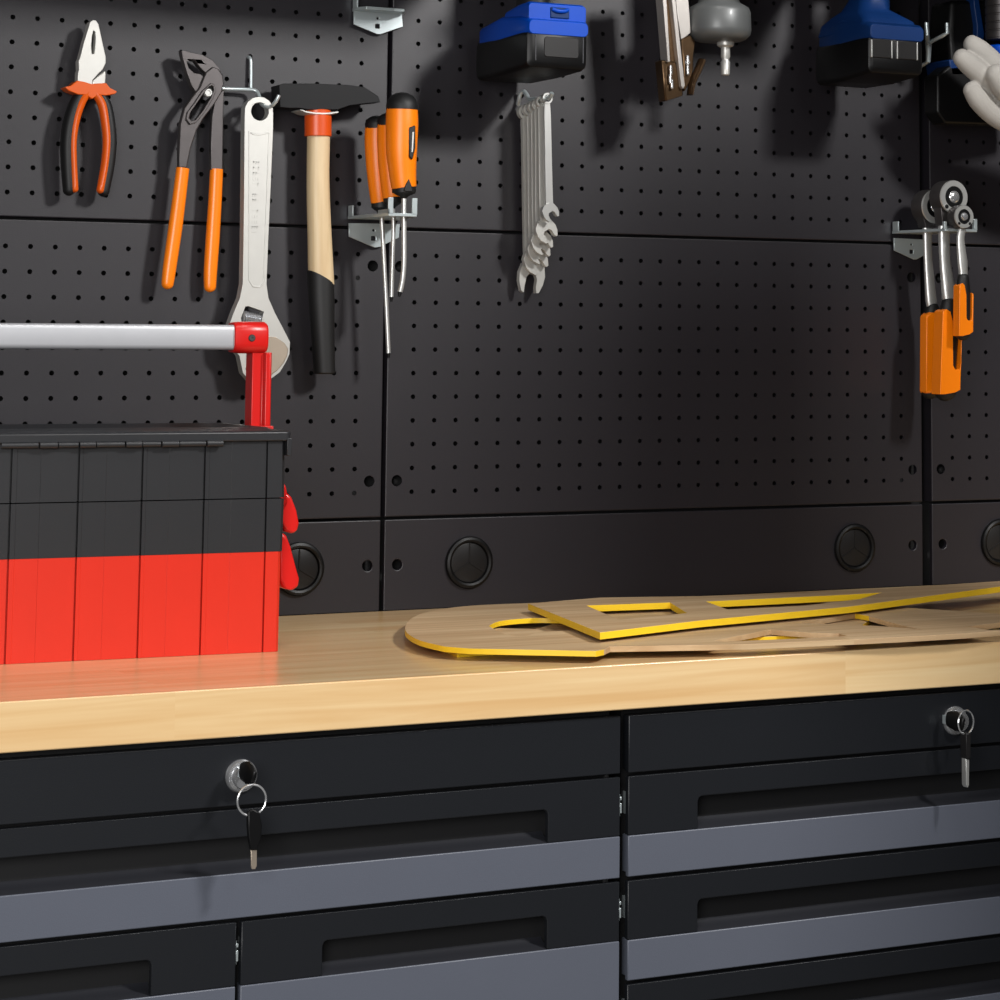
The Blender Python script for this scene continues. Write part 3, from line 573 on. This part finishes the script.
for i,(lb,d,hc,hr,th,sh,gr,gw) in enumerate(RT):
    r0 = thing('ratchet_handle',lb,'ratchet',(gr[-1][0],-d,gr[-1][1]),0,RG)
    bm = NB(); lathe(bm,[(hr*0.92,-th/2),(hr,-th/2+2),(hr,th/2-2.5),(hr*0.95,th/2-0.8),(hr*0.9,th/2),(hr*0.52,th/2),(hr*0.5,th/2-2)],(hc[0],-d,hc[1]),'y',40)
    plate(bm,[(hc[0]-hr*0.8,hc[1]-hr*0.4),(hc[0]+hr*0.8,hc[1]-hr*0.4),(sh[0][0]+7,sh[0][1]),(sh[0][0]-7,sh[0][1])],[],-d-th*0.32,-d+th*0.32)
    hd = obj('ratchet_head',bm,GUN,r0,0.6)
    bm = NB(); lathe(bm,[(hr*0.93,th/2-2),(hr*0.99,th/2-0.6),(hr*0.95,th/2+0.8),(hr*0.64,th/2+0.8),(hr*0.62,th/2-1.5)],(hc[0],-d,hc[1]),'y',40); obj('face_plate',bm,STEEL,hd)
    bm = NB(); lathe(bm,[(hr*0.63,th/2-2.2),(hr*0.63,th/2+0.3),(hr*0.38,th/2+0.3)],(hc[0],-d,hc[1]),'y',28); obj('seal_ring',bm,BLKP,hd)
    bm = NB(); lathe(bm,[(hr*0.36,th/2-2),(hr*0.36,th/2+1),(hr*0.28,th/2+2.6),(hr*0.12,th/2+3.2)],(hc[0],-d,hc[1]),'y',24); obj('release_button',bm,CHROME,hd)
    if i:
        bm = NB()
        for s in (-1,1): lathe(bm,[(hr*0.13,th/2-1),(hr*0.13,th/2+1.2),(hr*0.08,th/2+1.5)],(hc[0]+s*hr*0.55,-d,hc[1]-hr*0.58),'y',12)
        obj('screw',bm,BLKP,hd)
    w0 = gw*0.5
    bm = NB(); tube(bm,P3(d,sh),[w0*1.05,w0*1.0,w0*1.3,w0*1.0],16,[w0*0.7,w0*0.6,w0*0.8,w0*0.8],4); obj('shaft',bm,STEEL,r0)
    bm = NB(); tube(bm,P3(d,gr),[gw*0.72,gw*0.95,gw*0.92,gw*0.85,gw*0.95],18,[gw*0.6,gw*0.7,gw*0.7,gw*0.7,gw*0.72],4,True); g = obj('grip',bm,BLKR,r0)
    x0,x1 = gr[1][0]-gw*0.98,gr[1][0]+gw*0.98; zt,zb = gr[0][1]-5,gr[-1][1]-1.5; dx = gr[-1][0]-gr[1][0]
    bm = NB()
    if i: plate(bm,[(x0,zt-4),(x0+5,zt-1),(x0+gw*0.75,zt-4),(x0+gw*0.95,zt-14),(x0+gw*0.95,zb+(zt-zb)*0.33),(x0+gw*1.15,zb+(zt-zb)*0.28),(x1-gw*0.35,zb+(zt-zb)*0.28),(x1-gw*0.25,zb+(zt-zb)*0.36),(x1-gw*0.2,zt-12),(x1,zt-14),(x1+dx,zb+4),(x1+dx-gw*0.5,zb+1),(x0+dx+gw*0.5,zb-1),(x0+dx,zb-1)],[],-d-gw*0.74,-d+gw*0.5)
    else: plate(bm,[(x0,zt-4),(x0+6,zt),(x1-4,zt-1),(x1,zt-14),(x1+dx,zb),(x0+dx,zb)],[],-d-gw*0.74,-d+gw*0.5)
    obj('grip_shell',bm,ORG,g,2.4,seg=3)

# ---------------------------------------------------------------- spanners
bm = NB()
tube(bm,[((121.0, 167.9)[0],1.4,(121.0, 167.9)[1])]+[(x,-d,z) for d,(x,z) in ((4,(119.5, 173.1)),(7,(119.8, 179.5)),(11,(122.1, 182.0)),(16,(123.4, 177.8)),(22,(122.9, 172.9)),(40,(122.6, 171.3)),(60,(123.6, 170.8)),(72,(123.7, 170.9)),(77,(123.6, 174.8))) ],2.4,12,smooth=4)
tag(obj('spanner_hook',bm,ZINC),'small bent zinc hook with the bunch of spanners on it','hook')
SPN = [(14,[(121.5, 159.1), (123.6, 139.4), (128.0, 8.4), (131.4, -18.7)],16.5,31),
       (23,[(122.6, 161.2), (124.6, 138.8), (127.8, 18.9), (131.6, -3.8)],15,28),
       (32,[(123.0, 163.3), (124.5, 138.2), (127.5, 27.3), (130.7, 6.8)],14,26),
       (41,[(122.8, 164.7), (124.3, 137.5), (126.6, 33.4), (129.8, 15.6)],13,25),
       (50,[(123.2, 167.3), (124.1, 139.0), (126.9, 44.9), (130.7, 27.7)],12.5,25),
       (60,[(125.4, 170.4), (126.3, 141.6), (129.0, 60.7), (130.3, 47.2)],12,19)]
names = ['longest combination spanner, hanging at the back of the bunch, its open jaw lowest','second longest combination spanner of the bunch, just above the lowest open jaw','third longest spanner of the hanging bunch, its jaw in the middle of the jaw stack','spanner whose jaw peeks out just under the bright broad jaw','spanner with the bright broad jaw near the front of the bunch','shortest spanner at the front of the bunch, small round grey jaw']
for (d,pt,rw,jw),lb in zip(SPN,names):
    bm = NB(); top = pt[0]; th = 2.6
    R0 = rw/2
    plate(bm,circ(top[0],top[1],R0,24),[circ(top[0],top[1],R0*0.66,20)],-d-3.2,-d+3.2)
    body = [(top[0],top[1]-R0*0.82)]+list(pt[1:3])+[(pt[3][0],pt[3][1]+jw*0.3)]
    plate(bm,strap(sp2(body,4),[rw*0.5,rw*0.62,rw*0.66,rw*0.72,rw*0.95]),[],-d-2.4,-d+2.4)
    J = []; cx,cz = pt[3]; back = d < 20; a = R(10) if back else R(-32); sv = 1.0 if back else 0.72
    prof = [(-0.20,0.52),(0.20,0.52),(0.42,0.34),(0.50,0.02),(0.47,-0.28),(0.36,-0.58),(0.27,-0.60),(0.22,-0.42),(0.21,-0.12),(0.13,0.02),(-0.13,0.02),(-0.21,-0.12),(-0.23,-0.44),(-0.22,-0.66),(-0.32,-0.62),(-0.46,-0.30),(-0.50,0.02),(-0.42,0.34)]
    for u,v in prof:
        v2 = v if v > 0 else v*sv
        J.append((cx+jw*(u*math.cos(a)+v2*math.sin(a)),cz+jw*(-u*math.sin(a)+v2*math.cos(a))))
    plate(bm,J,[],-d-3.4,-d+3.4)
    tag(obj('combination_spanner',bm,PALE if d < 60 else STEEL,None,0.9),lb,'spanner','combination spanners on the hook')

# ---------------------------------------------------------------- cordless drills
def sect(x0,x1,z0,z1,y,r=5): return [(x,y,z) for x,z in rrect((x0+x1)/2,(z0+z1)/2,x1-x0,z1-z0,r,4)]
SLOTS = []
def drill(label, fx0,fx1, zb,zt, zB0, zB1, df, db, blue, rear_drop, ribs):
    cx = (fx0+fx1)/2
    r0 = thing('cordless_drill',label,'drill',(cx,-(df+db)/2,zb),0,'blue cordless drills along the top')
    bm = NB()
    loft(bm,[sect(fx0+5,fx1-5,zb+6,zt-3,-df,5),sect(fx0+1,fx1-1,zb+1.5,zt,-df+3,6),sect(fx0,fx1,zb,zt,-df+10,6),sect(fx0,fx1,zb-rear_drop,zt,-(df+db)/2,6),sect(fx0+1,fx1-1,zb-rear_drop,zt,-db-8,6),sect(fx0+4,fx1-4,zb+6-rear_drop,zt-4,-db,5)])
    bt = obj('battery',bm,BLKP,r0,0.5)
    bm = NB(); w_ = fx1-fx0
    if ribs:
        for k in (0,1): box(bm,fx0+3+k*w_*0.46,fx0+3+k*w_*0.46+w_*0.36,-df-1.2,-df+6,zb+(zt-zb)*0.42,zt-4)
    else: plate(bm,rrect(cx+4,(zb+zt)/2+3,w_*0.56,(zt-zb)*0.52,3,3),[],-df-0.8,-df+3)
    obj('battery_label',bm,BLKP2,bt,0.8)
    if ribs:
        bm = NB()
        for k in (0,1):
            for s in (0,1): box(bm,fx0+2.4+k*w_*0.46+s*w_*0.36,fx0+3.8+k*w_*0.46+s*w_*0.36,-df-1.8,-df+4,zb+(zt-zb)*0.42,zt-5)
        obj('contact_strip',bm,STEEL,bt,0.3)
    else:
        bm = NB()
        for xx in (fx0+9,fx1-7): box(bm,xx,xx+1.6,-df-0.7,-df+4,zb+8,zt-5)
        obj('release_groove',bm,RECESS,bt,0.4)
    bm = NB(); bw = (fx1-fx0)
    loft(bm,[sect(fx0+2,fx1-1,zB0,zB0+(zB1-zB0)*0.42,-df-1,5),sect(fx0+0.5,fx1+1,zB0-1,zB0+(zB1-zB0)*0.5,-df+5,5),sect(fx0,fx1+1,zB0-1,zB0+(zB1-zB0)*0.6,-df+22,6),sect(fx0,fx1+1,zB0-4,zB0+(zB1-zB0)*0.72,-(df+db)/2,6),sect(fx0+2,fx1-2,zB0-8,zB0+(zB1-zB0)*0.55,-db-12,6),sect(fx0+6,fx1-6,zB0-8,zB0+(zB1-zB0)*0.3,-db-4,5)])
    if ribs: loft(bm,[[(x,y,z) for x,y in rrect(cx-sh_,-(df+db)/2+oy,wx,wy,rr0,5)] for z,wx,wy,rr0,sh_,oy in ((zB0+(zB1-zB0)*0.3,bw-1,df-db-10,8,0,0),(zB0+(zB1-zB0)*0.62,bw-5,df-db-18,10,1,0),(zB0+(zB1-zB0)*0.84,bw*0.76,df-db-40,14,3,0),(zB1,bw*0.56,56,13,6,-4),(zB1+12,40,48,16,2,-6),(zB1+24,39,46,16,0,-6))])
    else: loft(bm,[sect(fx0+3,fx1-1.5,zB0+(zB1-zB0)*0.40,zB1-2,-df+3,4),sect(fx0+3,fx1-1,zB0+(zB1-zB0)*0.40,zB1,-df+8,4),sect(fx0+5,fx1-4,zB0+(zB1-zB0)*0.40,zB1,-df+40,6),sect(fx0+7,fx1-6,zB0+(zB1-zB0)*0.40,zB1-3,-df+70,6)])
    ft = obj('foot',bm,blue,r0,1.0)
    if not ribs:
        bm = NB(); box(bm,cx-8,cx+14,-df+1.6,-df+6,zB0+(zB1-zB0)*0.52,zB1-5); lt = obj('lamp_recess',bm,BLUE2,ft,1.0)
        bm = NB(); tube(bm,[(cx-6,-df+1.8,zB1-7),(cx-1,-df+0.4,zB1-9),(cx+7,-df+0.4,zB1-9),(cx+12,-df+1.8,zB1-7)],2.2,10,smooth=3); obj('lamp',bm,blue,lt)
    yh = -(df+db)/2-6
    SLOTS.append((cx,yh+6,56,70))
    bm = NB(); loft(bm,[[(cx+17*math.cos(2*PI*k/20),yh+o_+21*math.sin(2*PI*k/20),z) for k in range(20)] for z,o_ in ((zB1-6,0),(zB1+40,2),(zB1+95,6),(zB1+120,8))]); obj('handle',bm,BLKR,r0)
    bm = NB(); lathe(bm,[(18,-db-85-10),(27,-db-80),(30,-db-60),(31,-db),(28,12),(22,20)],(cx,yh+30-40,zB1+140),'y',28); obj('motor_housing',bm,blue,r0)
    bm = NB(); lathe(bm,[(20,20),(21,24),(20,40),(14,52),(7,56)],(cx,yh-10,zB1+140),'y',24); obj('chuck',bm,BLKST,r0)
    return r0
b0,b1 = [(57.9, 191.8), (129.5, 232.5)]; B = [(57.5, 227.9), (57.1, 262.6)]
drill('bright blue cordless drill foot with black battery above the spanner bunch',b0[0],b1[0],b0[1],b1[1],B[0][1],B[1][1],150,16,BLUE,2,False)
b0,b1 = [(473.0, 207.8), (547.4, 250.5)]; B = [(473.2, 247.0), (473.5, 285.2)]
drill('dark blue cordless drill foot with black battery at the upper right, beside the double hook',b0[0],b1[0],b0[1],b1[1],B[0][1],B[1][1],165,48,BLUE2,4,True)

# ---------------------------------------------------------------- pneumatic nailer hanging head up
d = 105
r0 = thing('air_nailer','grey air nailer hanging nose up, air plug and silver magazine pointing down','nailer',((318.8, 202.5)[0],-d,(318.8, 201.4)[1]))
cx,cz = (314.8, 285.7); sc = (350.8, 288.2)[0]-cx
zs = {y:z for y,(x,z) in zip((0,5,10,30,36,42,46,60,75),[(314.8, 285.7), (314.8, 280.1), (314.8, 274.6), (314.9, 252.3), (314.9, 245.6), (314.9, 238.9), (314.9, 234.5), (314.9, 218.9), (315.0, 202.3)])}
bm = NB(); lathe(bm,[(sc*0.62,zs[0]+190),(sc*0.66,zs[0]+60),(sc*0.62,zs[0]),(sc*0.66,zs[5]+2),(sc*0.92,zs[10]+2),(sc*0.98,zs[10]-3),(sc*1.0,zs[30]),(sc*0.97,zs[36]+1),(sc*0.84,zs[42]+3),(sc*0.7,zs[42]+1),(sc*0.3,zs[42])],(cx,-d,0),'z',40); obj('handle',bm,GREYP,r0)
SLOTS.append(((cx+(240.1, 324.7)[0])/2,-d,sc*1.5+cx-(240.1, 324.7)[0]+20,sc*1.6))
nx = (323.2, 219.4)[0]
bm = NB(); lathe(bm,[(9.5,zs[42]+6),(9.5,zs[46]+1),(7.5,zs[46]-0.5),(5.0,zs[46]-1.5),(5.2,zs[60]+4),(4.2,zs[60]+2),(4.2,zs[60]),(5.2,zs[60]-2),(4.8,zs[75]+1),(3.8,zs[75])],(nx,-d,0),'z',24); obj('air_plug',bm,PALE,r0)
bm = NB()
plate(bm,[(237.0, 313.4), (243.9, 313.9), (246.5, 281.0), (251.3, 213.0), (248.1, 212.3), (241.5, 280.6)],[],-d-4,-d+12)
plate(bm,[(248.9, 314.3), (254.5, 314.7), (257.0, 281.7), (269.2, 187.7), (267.0, 183.7), (264.4, 187.4), (251.9, 281.4)],[],-d-5,-d+12)
mg = obj('magazine',bm,NICK,r0,0.6)
bm = NB(); plate(bm,[(243.9, 313.9), (248.9, 314.3), (251.5, 281.3), (261.2, 211.4), (251.2, 210.8), (246.5, 281.0)],[],-d+2,-d+12); obj('magazine_groove',bm,BRASS,mg)
bm = NB(); plate(bm,[(256.7, 315.4), (272.5, 316.6), (275.5, 283.5), (278.8, 247.1), (272.8, 242.3), (266.5, 238.6), (261.3, 267.0), (259.5, 282.4)],[],-d-1,-d+14); obj('magazine_cover',bm,NICK,mg,0.6)
bm = NB()
plate(bm,[(242.3, 215.0), (261.0, 213.9), (269.9, 181.3), (269.9, 177.0), (257.4, 173.0), (247.5, 169.8), (244.8, 193.2)],[],-d,-d+16)
plate(bm,[(265.9, 238.4), (278.5, 244.7), (284.8, 237.4), (282.4, 222.9), (282.4, 206.3), (277.4, 190.6), (271.2, 181.4), (269.8, 205.6)],[],-d-1,-d+14)
lp = obj('latch_body',bm,BRASS,r0,1.6)
bm = NB()
for q in [(252.1, 203.9), (251.6, 194.0), (253.5, 188.7), (273.4, 216.1), (273.4, 205.1)]:
    tube(bm,[(q[0],-d-3,q[1]+4),(q[0]+0.5,-d-3,q[1]-4)],1.8,10,round_ends=True)
q = (274.6, 214.0); lathe(bm,[(3.2,0),(3.2,3.4),(2,4)],(q[0],-d+2,q[1]),'y',16)
obj('latch_spring',bm,CHROME,lp,0.3)
bm = NB(); c = [(291.6, 217.3), (286.6, 206.0), (279.7, 192.3), (276.6, 177.9)]; tube(bm,[(x,-d-3,z) for x,z in c],[3.6,3.6,3.2,2.6],10,7,4); obj('latch_lever',bm,BRASS,r0)
bm = NB(); tube(bm,[(x,-d+4,z) for x,z in [(248.0, 171.5), (258.0, 175.3), (270.5, 180.4)]],1.6,8); obj('latch_wire',bm,BLKST,lp)

bm = NB(); out = [(-720,-1)]+[(-720,-240)]
for x0,x1,yb in sorted((cx_-w_/2,cx_+w_/2,min(cy_+h_/2,-3)) for cx_,cy_,w_,h_ in SLOTS): out += [(x0,-240),(x0,yb),(x1,yb),(x1,-240)]
out += [(1353,-240),(1353,-1)]
plate(bm,out,[],336,344,lambda u,v,dd:(u,v,dd))
tag(obj('tool_shelf',bm,PEG),'long black steel shelf above the hanging drills, just over the top edge','shelf')

# ---------------------------------------------------------------- right-hand corner: double hook, vacuum-like tool, glove
bm = NB(); d = 70
tube(bm,[(x,-q,z) for q,(x,z) in ((84,(636.1, 283.3)),(84,(636.3, 271.5)),(80,(633.1, 268.7)),(62,(629.9, 263.9)),(52,(631.8, 261.5)),(50,(633.8, 254.7)))],2.4,10)
tube(bm,[(x,-q,z) for q,(x,z) in ((78,(611.2, 282.9)),(78,(611.8, 269.4)),(64,(622.1, 263.2)),(52,(631.8, 261.5)))],2.6,10)
tube(bm,[(x,-q,z) for q,(x,z) in ((52,(631.8, 263.9)),(50,(633.1, 252.2)),(48,(633.7, 240.6)))],[4.2,3.2,3.0],12)
tube(bm,[(x,-q,z) for q,(x,z) in ((48,(635.1, 241.8)),(40,(630.6, 237.0)),(20,(631.4, 234.7)),(-1.4,(632.0, 233.0)))],2.4,10)
tag(obj('double_hook',bm,ZINC),'zinc double-pronged hook standing out beside the dark blue drill','hook')

r0 = thing('cordless_blower','black and blue cordless tool hanging behind the leather glove at the right edge','power tool',((706.6, 171.0)[0],-60,(692.2, 168.8)[1]),0)
bm = NB()
plate(bm,[(629.6, 221.7), (646.9, 234.5), (737.0, 244.4), (766.5, 241.3), (771.4, 174.1), (750.7, 168.4), (641.2, 166.3), (629.3, 179.3)],[],-72,-44); bt = obj('battery',bm,BLKP,r0,3,seg=3)
bm = NB(); plate(bm,[(646.9, 242.0), (664.1, 243.0), (669.7, 224.3), (651.0, 223.2)],[],-72,-22); obj('latch_button',bm,BLUE2,bt,1.5)
bm = NB()
plate(bm,[(661.1, 231.5), (657.2, 278.9), (660.5, 315.0), (730.6, 319.8), (766.2, 322.3), (765.0, 239.7)],[],-58,-14); obj('body',bm,BLKP,r0,6,seg=3)
bm = NB(); plate(bm,[(687.4, 320.9), (695.4, 321.5), (698.1, 304.9), (703.6, 276.4), (700.6, 261.8), (691.8, 263.7), (692.1, 286.5), (688.0, 310.2)],[],-66,-50); obj('trim_strip',bm,BLUE2,r0,1.5)
bm = NB(); c = (715.1, 315.8); 
prof = [(20,c[1]+15)]
z = c[1]+9
while z > c[1]-48: prof += [(20.4,z),(20.4,z-7),(19.6,z-7.6),(19.6,z-9)]; z -= 9.6
prof += [(18,z)]
lathe(bm,prof,(c[0],-85,0),'z',32); obj('nozzle',bm,GUN,r0)
bm = NB(); c2 = (714.3, 253.6); lathe(bm,[(17,c2[1]-7),(19.5,c2[1]-6),(20.6,c2[1]-4),(20.6,c2[1]+5),(19,c2[1]+7)],(c2[0],-85,0),'z',32); obj('nozzle_collar',bm,BLUE,r0)

bm = NB(); D = 132
def fing(pts, r, dd): tube(bm,[(x,-dd+i*0,z) for i,(x,z) in enumerate(pts)],r,16,[q*0.85 for q in r],4,True)
fing([(633.0, 253.4), (645.6, 246.0), (659.7, 236.3), (679.4, 221.1), (699.3, 203.5)],[10.8,13,13.5,13.5,14],D+4)
fing([(615.9, 236.1), (627.1, 228.7), (643.8, 218.0), (664.9, 204.0), (693.3, 189.1)],[11,13.2,13.5,14,15],D+8)
fing([(652.3, 217.3), (662.1, 207.4), (676.2, 195.3), (697.5, 182.3), (719.0, 171.7)],[13,16.5,17,17,17],D+24)
fing([(631.0, 199.9), (640.7, 190.0), (656.1, 178.0), (675.9, 168.5), (704.4, 161.6)],[10.5,13.5,14,15,16],D+6)
tube(bm,[(x,-D-8,z) for x,z in [(681.9, 190.9), (711.8, 174.9), (747.9, 161.3), (784.3, 148.7)]],[18,30,36,38],20,[14,20,22,22],4,True)
o = obj('work_glove',bm,GLOVE)
md = o.modifiers.new('remesh','REMESH'); md.mode = 'VOXEL'; md.voxel_size = 0.0016; md.use_smooth_shade = True
md = o.modifiers.new('smooth','SMOOTH'); md.iterations = 4; md.factor = 0.5
tag(o,'pale grey leather work glove hanging with its fingers to the left','glove')
